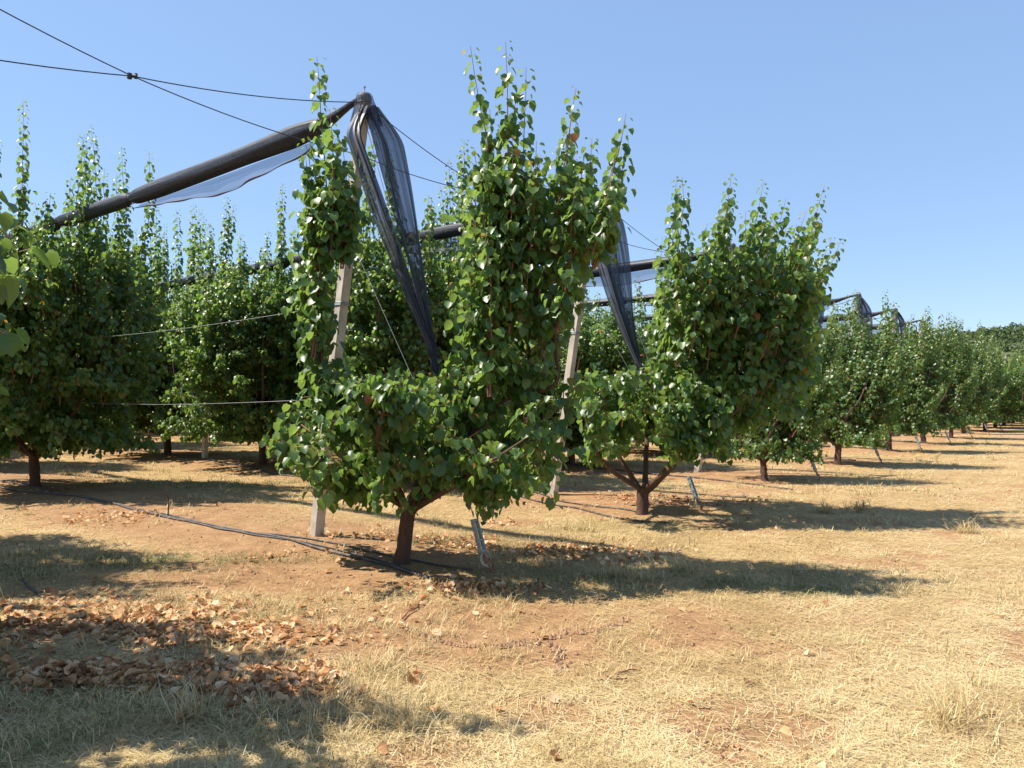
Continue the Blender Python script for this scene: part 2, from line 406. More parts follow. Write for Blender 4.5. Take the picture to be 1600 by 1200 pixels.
def generic_tree(seed, H=4.3, lean=(0, 0), rad=1.25, nshoot=60, nlat=150, lod='hi', ls=0.105, dens=30, nspire=28):
    T = Tree(seed, ls, lod); r = T.r
    th = .45+.12*r.random(); T.trunk((.03*r.gauss(0, 1), .03*r.gauss(0, 1), th))
    limbs = []; nl = 5; a0 = r.random()*6.28
    for i in range(nl):
        a = a0+i*2*math.pi/nl+r.gauss(0, .2); ca, sa = math.cos(a), math.sin(a); k = rad*(.8+.35*r.random())
        lx, ly = lean
        pts = [(0, 0, th-.05), (ca*k*.35, sa*k*.35, th+.32), (ca*k*.72+lx*.15, sa*k*.72+ly*.15, th+.85), (ca*k*.85+lx*.4, sa*k*.85+ly*.4, H*.42), (ca*k*.75+lx*.8, sa*k*.75+ly*.8, H*.62)]
        limbs.append(T.limb(pts, .046, .012))
    for i in range(nl):
        a = a0+(i+.5)*2*math.pi/nl+r.gauss(0, .25); ca, sa = math.cos(a), math.sin(a); k = rad*(.35+.4*r.random()); q0 = limbs[i][6]
        limbs.append(T.limb([q0, (ca*k*.7+lx*.1, sa*k*.7+ly*.1, th+.9), (ca*k+lx*.4, sa*k+ly*.4, H*.42), (ca*k*1.05+lx*.8, sa*k*1.05+ly*.8, H*.64)], .026, .009))
    limbs.append(T.limb([(0, 0, th), (.1+lean[0]*.1, .05, th+.7), (lean[0]*.5, lean[1]*.5, H*.4), (lean[0]*.85, lean[1]*.85, H*.62)], .04, .012))
    lx, ly = lean
    for i in range(nshoot):
        a = r.random()*6.2832; k = rad*math.sqrt(r.random())*(.82+.25*r.random()); zb = H*(.22+.36*r.random())
        f = zb/H; p = (math.cos(a)*k*(.75+.3*f)+lx*f, math.sin(a)*k*(.75+.3*f)+ly*f, zb)
        ln = r.uniform(.9, 2.2); top = min(H*(.93-.18*(k/rad)**2-.12*r.random()**.7), zb+ln)
        b = r.gauss(0, .16), r.gauss(0, .16)
        e = (p[0]+math.cos(a)*.05+b[0]+lx*.25, p[1]+math.sin(a)*.05+b[1]+ly*.25, top)
        T.shoot(T.curve(p, e, 0, .03, 7, (math.cos(a)*.10+r.gauss(0, .06), math.sin(a)*.10+r.gauss(0, .06), 0)), dens*r.uniform(.75, 1.1), .6, rad=.008)
    for i in range(nlat//5):
        a = r.random()*6.2832; k = rad*r.uniform(.15, .85); l = .3+.35*r.random()
        p = (math.cos(a)*k+lx*.15, math.sin(a)*k+ly*.15, r.uniform(.62, 1.0)); a2 = a+r.gauss(0, .8)
        e = (p[0]+math.cos(a2)*l*.8, p[1]+math.sin(a2)*l*.8, max(.5, p[2]-l*r.uniform(.2, .9)))
        T.shoot(T.curve(p, e, .08, .03, 5), dens, .5, rad=.005)
    for i in range(nspire):
        a = r.random()*6.2832; k = rad*.85*math.sqrt(r.random()); zb = H*r.uniform(.5, .66); f = zb/H
        p = (math.cos(a)*k*.95+lx*f, math.sin(a)*k*.95+ly*f, zb)
        e = (p[0]+r.gauss(0, .10)+lx*.2, p[1]+r.gauss(0, .10)+ly*.2, H*(.86+.30*r.random()-.08*(k/rad)**2))
        T.shoot(T.curve(p, e, 0, .02, 8, (r.gauss(0, .05), r.gauss(0, .05), 0)), dens*.85, .35, rad=.009, tipy=.35, spurlen=.09)
    for i in range(nlat):
        a = r.random()*6.2832; z = r.uniform(.75, H*.66); f = z/H
        env = rad*(1.0 if z > 1.2 else .75+.25*(z-.7)/.5)*(1.12-.35*max(0, f-.35))
        k = env*r.random()**.45; l = .3+.45*r.random(); k0 = max(.1, k-l)
        p = (math.cos(a)*k0+lx*f, math.sin(a)*k0+ly*f, z); a2 = a+r.gauss(0, .5)
        e = (p[0]+math.cos(a2)*l, p[1]+math.sin(a2)*l, max(.5, z+l*(r.random()*1.1-.45)))
        T.shoot(T.curve(p, e, .07, .03, 5), dens, .55, rad=.006)
    return T

def copy_tree(o, loc, rz, sc, label=None, cat=None, group=None):
    c = o.copy(); col.objects.link(c); c.location = loc; c.rotation_euler = (0, 0, rz); c.scale = sc if isinstance(sc, tuple) else (sc,)*3
    for ch in list(o.children):
        d = ch.copy(); col.objects.link(d); d.parent = c
    if label: c['label'] = label
    if group: c['group'] = group
    return c

# ---------------------------------------------------------------- the ground (one sheet to the horizon)
def build_ground():
    def axis(a, b, n, c, k):
        u = np.linspace(-1, 1, n); v = np.sinh(u*k)/np.sinh(k)
        return np.where(v < 0, c+v*(c-a), c+v*(b-c))
    xs = axis(-700, 900, 560, 0, 8.2); ys = axis(-300, 1500, 560, 5.5, 8.4)
    X, Y = np.meshgrid(xs, ys); x = X.ravel(); y = Y.ravel(); z = gz(x, y)
    nx, ny = len(xs), len(ys)
    idx = np.arange(nx*ny).reshape(ny, nx)
    F = np.stack([idx[:-1, :-1], idx[:-1, 1:], idx[1:, 1:], idx[1:, :-1]], -1).reshape(-1, 4)
    soil, green, lit, dry = zones(x, y)
    d = np.hypot(x, y); far = 1-smooth(60, 120, d)
    me = npmesh('ground', np.stack([x, y, z], 1), F, [GROUND], attrs=dict(soil=soil*far, green=green*far, lit=lit*far))
    o = link('ground', me); tag(o, 'dry straw-covered ground with bare reddish soil strips', 'ground', kind='structure')
build_ground()

rngG = np.random.default_rng(11)
def scatter_pts(n, dmin, dmax, amin=-42, amax=42, power=1.0):
    """points on the ground round the camera, thinning with distance"""
    a = np.radians(rngG.uniform(amin, amax, n)); u = rngG.random(n)
    d = dmin*(dmax/dmin)**(u**power)
    return np.sin(a)*d, np.cos(a)*d, d
def blades(name, x, y, length, width, elev, rnd, mat, base_dir=None, curl=0.5):
    n = len(x); z = gz(x, y)
    az = rngG.uniform(0, 2*math.pi, n) if base_dir is None else base_dir
    dx, dy = np.cos(az), np.sin(az); ce, se = np.cos(elev), np.sin(elev)
    bend = rngG.normal(0, curl, n)
    d1 = np.stack([dx*ce, dy*ce, se], 1)
    az2 = az+bend; e2 = elev*rngG.uniform(-.2, 0.9, n); d2 = np.stack([np.cos(az2)*np.cos(e2), np.sin(az2)*np.cos(e2), np.sin(e2)], 1)
    sx = np.stack([-dy, dx, np.zeros(n)], 1)*(width/2)[:, None]
    p0 = np.stack([x, y, z+.002+rngG.uniform(0, .012, n)*(elev < .5)], 1); p1 = p0+d1*(length*.5)[:, None]; p2 = p1+d2*(length*.5)[:, None]
    V = np.stack([p0-sx, p0+sx, p1+sx*.8, p1-sx*.8, p2], 1).reshape(-1, 3)
    b = (np.arange(n)*5)[:, None, None]
    F = (np.array([(0, 1, 2), (0, 2, 3), (3, 2, 4)])[None]+b).reshape(-1, 3)
    return npmesh(name, V, F, [mat], rnd=np.repeat(rnd, 5), smooth_=False)

def build_straw():
    n = 620000
    x, y, d = scatter_pts(n, 2.0, 40, power=.8)
    soil, green, lit, dry = zones(x, y)
    keep = rngG.random(n) < np.clip(1.0-1.02*soil-.3*lit, .045, 1)
    x, y, d, soil, green, dry = [v[keep] for v in (x, y, d, soil, green, dry)]; n = len(x)
    sc = np.clip(d/7, 1, 4)
    ln = rngG.uniform(.04, .17, n)*(.75+.25*sc); w = rngG.uniform(.0014, .0036, n)*sc
    el = np.abs(rngG.normal(0, .12, n))+.01
    dirn = rngG.normal(.5, 1.1, n)+np.pi*(rngG.random(n) < .5)+3*fbm(x*.7, y*.7, 77)
    rn = np.clip(rngG.normal(.50, .26, n)+.14*smooth(-3.5, -5.5, rowco(x, y)[1])+.9*(fbm(x*3.1, y*3.1, 55)-.5)+.45*(dry-.5)-.25*green, 0, 1)
    o = link('dry_straw', blades('dry_straw', x, y, ln, w, el, rn, STRAW, dirn, .7)); tag(o, 'pale cut straw lying over the ground', 'straw', kind='stuff')
    # tufts of standing dry grass
    nt = 8000; tx, ty, td = scatter_pts(nt, 2.2, 30, power=.8)
    soil, green, lit, dry = zones(tx, ty); nn, rr = rowco(tx, ty)
    pref = fbm(tx*1.3, ty*1.3, 91)
    edge = np.exp(-((rr+2.6)/1.0)**2)
    k = rngG.random(nt) < np.clip((pref-.46)*3+.5*edge+green*.8, .02, 1)*(1-.7*soil)*np.where(rr < -4.2, .35, 1)
    tx, ty, td = tx[k], ty[k], td[k]; g = zones(tx, ty)[1]
    big = [G(1512, 832), G(1490, 1135), G(1505, 1120), G(1290, 802), G(1060, 890), G(1000, 905), G(965, 900), G(1340, 795), G(560, 1100), G(640, 1130), G(590, 1050), G(300, 1120)]
    tx = np.concatenate([tx, [b[0] for b in big]*2]); ty = np.concatenate([ty, [b[1] for b in big]*2]); td = np.hypot(tx, ty); g = np.concatenate([g, np.zeros(len(big)*2)])
    m = rngG.integers(14, 34, len(tx)); m[-len(big)*2:] = 70; X = np.repeat(tx, m); Y = np.repeat(ty, m); D = np.repeat(td, m); GR = np.repeat(g, m)
    hh = rngG.uniform(.5, 1.25, len(tx)); hh[-len(big)*2:] = 1.9; hs = np.repeat(hh, m)
    sp = np.repeat(rngG.uniform(.02, .09, len(tx)), m); X = X+rngG.normal(0, 1, len(X))*sp; Y = Y+rngG.normal(0, 1, len(X))*sp
    for (gx, gy), sx, sy, c in ((G(1080, 905)[:2], .75, .22, 5200), (G(1290, 925)[:2], .5, .1, 1500), (G(110, 890)[:2], .7, .25, 3500), (G(430, 757)[:2], 1.5, .3, 3500), (G(90, 1110)[:2], .4, .3, 2500), (G(350, 960)[:2], .5, .2, 900), (G(720, 850)[:2], .6, .3, 2200), (G(380, 875)[:2], .5, .12, 800)):
        ux = rngG.normal(gx, sx, c); uy = rngG.normal(gy, sy, c); kk = rngG.random(c) < smooth(.3, .6, fbm(ux*3, uy*3, 8))
        ux, uy = ux[kk], uy[kk]; X = np.concatenate([X, ux]); Y = np.concatenate([Y, uy]); D = np.concatenate([D, np.hypot(ux, uy)]); GR = np.concatenate([GR, np.full(len(ux), .95)]); hs = np.concatenate([hs, rngG.uniform(.5, 1.1, len(ux))])
    n = len(X); sc = np.clip(D/6, 1, 4)
    green_b = rngG.random(n) < GR*.9
    for nm, sel, mat, lab in (('dry_grass', ~green_b, STRAW, 'bleached dry grass tufts'), ('green_grass', green_b, GRASSG, 'short grey green grass between the straw')):
        q = sel; c = q.sum()
        ln = rngG.uniform(.05, .15, c)*hs[q]*np.where(mat is GRASSG, .75, 1); w = rngG.uniform(.0022, .0042, c)*sc[q]
        el = np.clip(rngG.normal(.75, .35, c), .15, 1.45)
        o = link(nm, blades(nm, X[q], Y[q], ln, w, el, np.clip(rngG.normal(.5, .25, c), 0, 1), mat, None, .5)); tag(o, lab, 'grass', kind='stuff')
build_straw()

def build_litter():
    n = 260000; x, y, d = scatter_pts(n, 2.2, 26, power=.8)
    soil, green, lit, dry = zones(x, y); k = rngG.random(n) < np.clip(lit**1.4*.6, 0, 1)+.0012
    x, y, d, lit = x[k], y[k], d[k], lit[k]; n = len(x); z = gz(x, y)+.004+.02*lit*rngG.random(n)
    az = rngG.uniform(0, 6.28, n); t = rngG.normal(0, .15, n)
    ax = np.stack([np.cos(az), np.sin(az), t], 1); nr = np.stack([rngG.normal(0, .35, n), rngG.normal(0, .35, n), np.ones(n)], 1)
    sz = rngG.uniform(.024, .062, n)
    V, F, kk = leaf_geo(np.stack([x, y, z+.008], 1), ax, nr, sz, rngG.uniform(.1, 1.1, n), rngG.uniform(-.6, .7, n), 'hi')
    o = link('leaf_litter', npmesh('leaf_litter', V, F, [DEAD], rnd=np.repeat(np.clip(rngG.normal(.5, .27, n), 0, 1), kk)))
    tag(o, 'drifts of brown and tan fallen leaves on the ground', 'fallen leaves', kind='stuff')
    # clods and small stones
    n = 5000; x, y, d = scatter_pts(n, 2.2, 22, power=.8); soil = zones(x, y)[0]; k = rngG.random(n) < .08+.9*soil
    x, y, d = x[k], y[k], d[k]; n = len(x); s = rngG.uniform(.004, .016, n)
    for line in ([(640, 985), (700, 1008), (770, 1012), (850, 1003), (880, 992), (930, 988), (985, 968)], [(866, 1008), (874, 1028), (868, 1055)]):
        for a_, b_ in zip(line[:-1], line[1:]):
            A = np.array(G(*a_)[:2]); B = np.array(G(*b_)[:2]); m_ = int(np.linalg.norm(B-A)/.008); t_ = rngG.random(m_)[:, None]
            q_ = A+(B-A)*t_+rngG.normal(0, .018, (m_, 2)); x = np.concatenate([x, q_[:, 0]]); y = np.concatenate([y, q_[:, 1]]); s = np.concatenate([s, rngG.uniform(.006, .022, m_)])
    n = len(x)
    T = np.array([(1, 0, 0), (0, 1, 0), (-1, 0, 0), (0, -1, 0), (0, 0, .8), (0, 0, -.5)]); F = np.array([(0, 1, 4), (1, 2, 4), (2, 3, 4), (3, 0, 4), (1, 0, 5), (2, 1, 5), (3, 2, 5), (0, 3, 5)])
    V = np.stack([x, y, gz(x, y)+s*.3], 1)[:, None, :]+(T[None]*s[:, None, None]*rngG.uniform(.6, 1.4, (n, 6, 1)))
    Fa = (F[None]+(np.arange(n)*6)[:, None, None]).reshape(-1, 3)
    o = link('soil_clods', npmesh('soil_clods', V.reshape(-1, 3), Fa, [SOILC], smooth_=False)); tag(o, 'small clods of reddish soil', 'soil clods', kind='stuff')
SOILC = simple('soil_clod', (0.32, 0.18, 0.10), .95, 0, 30, .5, .3, .004)
build_litter()

# ---------------------------------------------------------------- fruit trees
ORD = ['first', 'second', 'third', 'fourth', 'fifth', 'sixth', 'seventh', 'eighth', 'ninth', 'tenth', 'eleventh', 'twelfth', 'thirteenth', 'fourteenth', 'fifteenth', 'sixteenth', 'seventeenth']
TG = 'fruit trees planted in rows'
def rel(base, px, py, y):
    p = P(px, py, y); return (p[0]-base[0], p[1]-base[1], p[2]-base[2])

def front_tree():
    b = G(625, 880); T = Tree(101, .083); r = T.r; q = lambda px, py, dy: rel(b, px, py, b[1]+dy)
    top = q(640, 790, 0); T.trunk(top, .066, .058)
    L1 = T.limb([q(640, 800, 0), q(680, 748, -.1), q(742, 672, -.15), q(752, 612, -.2), q(765, 500, -.25), q(780, 400, -.3), q(800, 300, -.3)], .055, .012)
    L2 = T.limb([q(748, 650, -.16), q(792, 622, -.35), q(840, 612, -.45), q(872, 590, -.5), q(868, 500, -.5), q(915, 380, -.45)], .03, .010)
    L3 = T.limb([q(636, 800, 0), q(590, 730, .15), q(535, 660, .2), q(505, 580, .2), q(497, 470, .1), q(508, 350, .05)], .042, .010)
    L4 = T.limb([q(640, 795, .02), q(665, 720, .4), q(690, 660, .75), q(715, 560, .8), q(735, 430, .6)], .04, .011)
    L5 = T.limb([q(636, 795, 0), q(610, 740, -.4), q(590, 690, -.75), q(600, 640, -.9)], .038, .012)
    L6 = T.limb([q(645, 795, 0), q(700, 765, -.5), q(770, 720, -.8), q(830, 680, -.75)], .034, .010)
    L7 = T.limb([q(640, 790, 0), q(700, 742, .2), q(790, 690, .35), q(840, 600, .35), q(850, 480, .3)], .034, .01)
    L8 = T.limb([q(636, 795, 0), q(575, 760, -.1), q(500, 720, -.05), q(450, 690, .05)], .028, .009)
    allL = [L1, L2, L3, L4, L5, L6, L7, L8]
    # tall upright shoots whose tips make the skyline: (tip x, y, base x, y, depth offset)
    tall = [(495, 88, 512, 390, .1, 0), (515, 170, 528, 400, .05, 0), (475, 215, 500, 430, .2, 0), (545, 270, 530, 420, .1, 0), (500, 290, 492, 560, -.05, 0), (475, 330, 488, 580, .1, 0), (535, 225, 540, 420, .0, 0),
            (735, 72, 775, 420, -.2, 1), (790, 66, 792, 420, -.35, 1), (822, 105, 805, 430, -.2, 1), (900, 138, 850, 470, -.4, 1), (978, 178, 925, 400, -.4, 1),
            (893, 175, 850, 470, -.1, 1), (765, 170, 770, 480, .0, 1), (838, 220, 815, 500, -.5, 1), (925, 215, 880, 440, -.2, 1), (960, 250, 925, 400, -.6, 1), (740, 230, 752, 500, -.3, 1), (800, 210, 800, 520, -.55, 1),
            (870, 235, 850, 560, .1, 1), (775, 250, 775, 560, -.5, 1), (925, 330, 868, 500, -.1, 1), (830, 260, 825, 560, -.3, 1), (725, 330, 742, 600, -.1, 1), (905, 290, 870, 520, -.6, 1), (960, 270, 925, 420, -.3, 1), (755, 330, 760, 620, -.55, 1)]
    for tx, ty, bx, by, dd, sd in tall:
        for rep in range(1 if ty < 160 else 2):
            jx, jy = (r.gauss(0, 8), r.gauss(35, 25)) if rep else (0, 0)
            a = q(bx+r.gauss(0, 6), by, dd+r.gauss(0, .08)); e = q(tx+jx, ty+jy, dd+r.gauss(0, .1))
            T.shoot(T.curve(a, e, 0, .012, 8, (.02, 0, 0)), 40, .42, rad=.008, tipy=.4, spurlen=.10)
    # mid height fill, two masses with the open middle where the net tail shows
    def fill(n, x0, x1, y0, y1, z0, z1, up=.5, l0=.3, l1=.8, limbs=allL):
        for i in range(n):
            e = q(r.uniform(x0, x1), r.uniform(y0, y1), r.uniform(z0, z1))
            L_ = min((math.dist(e, p), k, g) for g, l in enumerate(limbs) for k, p in enumerate(l[6:]))
            p = limbs[L_[2]][6+L_[1]]; dd = L_[0]; ln = r.uniform(l0, l1)
            if dd > ln:
                t = ln/dd; s0 = tuple(e[c]+(p[c]-e[c])*t for c in range(3))
                if r.random() < .2: T.tw.tube([p, s0], [.006, .005], 4, 0, cap=False)
            else: s0 = p
            e2 = (e[0], e[1], e[2]+up*r.random()*ln*.5)
            T.shoot(T.curve(s0, e2, .04, .02, 5), 40, .6, rad=.005)
    fill(34, 718, 935, 300, 440, -.75, .45, 1.0)
    fill(42, 725, 865, 420, 600, -.75, .45, .8)
    fill(14, 478, 545, 300, 410, -.15, .2, .8)
    fill(9, 470, 503, 400, 600, -.1, .3, .8)
    fill(104, 455, 870, 590, 760, -1.0, .8, .2)
    fill(40, 690, 862, 480, 660, -.8, .5, .5)
    fill(28, 560, 700, 595, 660, -.85, .6, .2)
    fill(22, 515, 700, 730, 800, -.7, .4, -.2)
    fill(22, 730, 850, 735, 790, -.9, .0, -.2)
    fill(8, 420, 480, 690, 735, -.1, .2, .1)
    for i in range(10):      # single shoots rising out of the lower mass
        x0 = r.uniform(550, 725); d0 = r.uniform(-.7, .5)
        T.shoot(T.curve(q(x0, r.uniform(600, 660), d0), q(x0+r.gauss(4, 14), r.uniform(560, 610), d0+r.gauss(0, .1)), 0, .02, 6), 32, .3, rad=.006, tipy=.3)
    for i in range(26):      # loose drooping outer twigs
        x0 = r.uniform(470, 860); y0 = r.uniform(620, 740); sx_ = (x0-660)/200; d0 = r.uniform(-.9, .3)
        T.shoot(T.curve(q(x0, y0, d0), q(x0+sx_*r.uniform(10, 60), y0+r.uniform(20, 80), d0+r.gauss(0, .15)), .08, .03, 6), 30, .25, rad=.005)
    # long hanging shoots at the right
    for tx, ty, bx, by in ((862, 760, 880, 600), (840, 775, 850, 640), (872, 720, 905, 560), (755, 815, 770, 700)):
        T.shoot(T.curve(q(bx, by, -.5), q(tx, ty, -.6), .05, .02, 6), 30, .35, rad=.005)
    o = T.build('fruit_tree', b); tag(o, 'nearest fruit tree, beside the front concrete post, with tall leafy shoots against the sky', 'tree', TG)
    return o
front_tree()

def second_tree():
    b = G(1003, 803); T = Tree(202, .092); r = T.r; q = lambda px, py, dy: rel(b, px, py, b[1]+dy)
    T.trunk(q(1005, 762, 0), .08, .07)
    Ls = [T.limb([q(1003, 770, 0), q(985, 742, .1), q(960, 700, .2), q(940, 640, .2), q(935, 600, .1)], .045, .012),
          T.limb([q(1005, 770, 0), q(1030, 748, -.1), q(1060, 700, -.2), q(1100, 560, -.3), q(1130, 430, -.35)], .055, .012),
          T.limb([q(1010, 765, 0), q(1045, 735, .2), q(1110, 660, .2), q(1180, 560, .1), q(1210, 430, 0)], .045, .012),
          T.limb([q(1008, 765, 0), q(1010, 700, .5), q(1020, 600, .9), q(1050, 480, .8)], .045, .012),
          T.limb([q(1008, 765, 0), q(1050, 730, -.6), q(1130, 660, -.8), q(1230, 560, -.6), q(1260, 470, -.5)], .04, .01),
          T.limb([q(1003, 765, 0), q(950, 730, -.5), q(920, 680, -.8), q(910, 620, -.8)], .036, .01)]
    tips = [(1057, 275), (1143, 270), (1193, 283), (1228, 310), (1288, 290), (1105, 350), (1165, 330), (1260, 330), (1080, 360), (1210, 345), (1035, 370), (1300, 370), (1130, 320), (1245, 350), (1180, 380), (1275, 345), (1100, 400), (1150, 400), (1220, 400), (1050, 420), (1290, 430), (1200, 330), (1270, 400)]
    for tx, ty in tips:
        for rep in range(2):
            dd = r.uniform(-.9, .5); jx = r.gauss(0, 10)*rep; jy = abs(r.gauss(0, 30))*rep
            bx = 1003+(tx-1003)*.72+r.gauss(0, 10)
            T.shoot(T.curve(q(bx, min(640, ty+r.uniform(190, 270)), dd), q(tx+jx, ty+jy, dd+r.gauss(0, .1)), 0, .02, 7), 38, .5, rad=.008, tipy=.35, spurlen=.11)
    def fill(n, x0, x1, y0, y1, z0, z1, up=.5, l0=.35, l1=.9):
        for i in range(n):
            e = q(r.uniform(x0, x1), r.uniform(y0, y1), r.uniform(z0, z1))
            dd, p = min((math.dist(e, p), p) for l in Ls for p in l[6:]); ln = r.uniform(l0, l1)
            s0 = tuple(e[c]+(p[c]-e[c])*min(1, ln/max(dd, .01)) for c in range(3))
            T.shoot(T.curve(s0, (e[0], e[1], e[2]+up*r.random()*ln*.5), .04, .02, 5), 38, .6, rad=.005)
    fill(105, 1050, 1290, 420, 640, -1.1, .8, .9)
    fill(75, 1000, 1150, 560, 700, -1.1, 1.1, .3)
    fill(75, 900, 1150, 610, 728, -1.2, 1.1, .1)
    fill(40, 1100, 1270, 580, 680, -.9, .7, .2)
    fill(10, 900, 960, 590, 650, -.5, 1.0, .1)
    for i in range(14):
        x0 = r.uniform(925, 1050); d0 = r.uniform(-.6, .7)
        T.shoot(T.curve(q(x0, r.uniform(620, 670), d0), q(x0+r.gauss(4, 10), r.uniform(570, 620), d0), 0, .02, 6), 32, .3, rad=.006, tipy=.3)
    o = T.build('fruit_tree', b); tag(o, 'broad fruit tree with forked brown trunk, just right of the nearest tree', 'tree', TG)
    return o
second_tree()

def near_left_tree():
    """the tree at the left edge of the view; its branch tips reach into the picture and it shades the leaf drifts"""
    bx, by = -4.22, 3.3; b = (bx, by, gzf(bx, by))
    T = generic_tree(303, 4.2, (.3, 0), 1.55, 95, 270, nspire=6)
    r = T.r; q = lambda px, py, y: rel(b, px, py, y)
    L_ = T.limb([(.2, -.1, .9), (1.0, -.5, 1.3), q(-60, 560, 2.95), q(-30, 470, 2.85)], .03, .012)
    for tx, ty, bx_, by_, y in ((0, 300, -40, 440, 2.2), (25, 345, -45, 470, 2.3), (10, 415, -60, 480, 2.1), (42, 350, -20, 420, 2.6), (-5, 390, -60, 430, 2.3), (2, 330, -50, 450, 2.5)):
        T.shoot(T.curve(q(bx_, by_, y+.65), q(tx-8, ty, y+.7), .02, .01, 5), 34, .2, rad=.004, tipy=.35, size=.85)
    o = T.build('fruit_tree', b); tag(o, 'fruit tree cut off by the left edge, its near leaves large and yellowish', 'tree', TG)
    return o
near_left_tree()

V_end = [generic_tree(400+k, 4.1, (.6, .9), 1.15, 80, 210, ls=.088, dens=38) for k in range(3)]
V_tall = [generic_tree(500+k, 5.1, (0, 0), 1.9, 150, 400, ls=.086, dens=43) for k in range(3)]
V_far = [generic_tree(600+k, 5.1, (0, 0), 1.9, 105, 240, lod='lo', ls=.13, dens=26) for k in range(3)]
def place(variants, protos, i, x, y, rz, sc, label):
    sc = (sc[0], sc[0]*(.54 if variants is V_end else 1), sc[1])
    z = gzf(x, y); k = i % len(variants)
    if protos[k] is None:
        protos[k] = variants[k].build('fruit_tree', (x, y, z), rz); o = protos[k]; o.scale = sc
    else: o = copy_tree(protos[k], (x, y, z), rz, sc)
    tag(o, label, 'tree', TG); return o
rt = random.Random(7)
pe, pt, pf = [None]*3, [None]*3, [None]*3
i = 0
for n in range(-1, 17):
    kmax = 7 if n <= 9 else 4
    for k in range(kmax):
        if (n, k) in ((0, 0), (1, 0), (-1, 0), (0, 1)): continue
        if n == -1 and k > 1: continue
        if n <= 3 and k > 6: continue
        rr = -1.43+DTREE*k+rt.gauss(0, .12); x, y = rowpt(n+rt.gauss(0, .02), rr)
        if n == 0 and k == 2: x, y = G(55, 760)[:2]
        if n == 2 and k == 0: x, y = G(1195, 751)[:2]
        if n == 3 and k == 0: x, y = G(1308, 726)[:2]
        if n == 1 and k == 3: x, y = G(262, 709)[:2]
        d = math.hypot(x, y); i += 1
        row = ORD[n] if n >= 0 else 'left edge'
        if k == 0: lab = 'fruit tree at the headland end of the %s row of trees' % row
        elif n == -1: lab = 'fruit tree standing left of the picture whose shadow falls on the straw'
        else: lab = 'fruit tree standing %s from the headland in the %s row' % (ORD[k], row)
        rz = rt.random()*6.28 if k or n >= 8 else math.atan2(OUT[1], OUT[0])+rt.gauss(0, .12)
        low = n >= 2 and k in (1, 2)
        hz = rt.uniform(.70, .78) if low else rt.uniform(.95, 1.08)
        if n == 0: place(V_tall, pt, i, x, y, rz, (.92, .95), 'tall dark fruit tree at the left side, its trunk beside the grey hoses' if k == 2 else lab)
        elif k == 0 and n < 8: place(V_end, pe, i, x, y, rz, ((rt.uniform(.88, 1.0) if n > 2 else .8), {2: .70, 3: .80, 4: .82}.get(n, rt.uniform(.84, .93))), lab)
        elif d < 26: place(V_tall, pt, i, x, y, rz, (rt.uniform(.95, 1.05), hz), lab)
        else: place(V_far, pf, i, x, y, rz, (rt.uniform(.95, 1.08), rt.uniform(.66, .76) if k < 3 else hz), lab)

# leafless young sprout in the gap of the front row
def sprout():
    b = G(262, 806); g = Geo()
    g.tube([(0, 0, -.03), (.01, 0, .12), (-.005, .01, .2), (-.03, 0, .27), (-.02, 0, .33), (-.035, 0, .42)], [.009, .008, .007, .006, .004, .003], 6)
    g.tube([(0, 0, .2), (.03, 0, .25)], [.005, .003], 5)
    o = link('bare_sapling', g.mesh('bare_sapling', [BARK])); o.location = b
    tag(o, 'thin bare crooked sapling standing in the gap between two trees', 'sapling')
sprout()

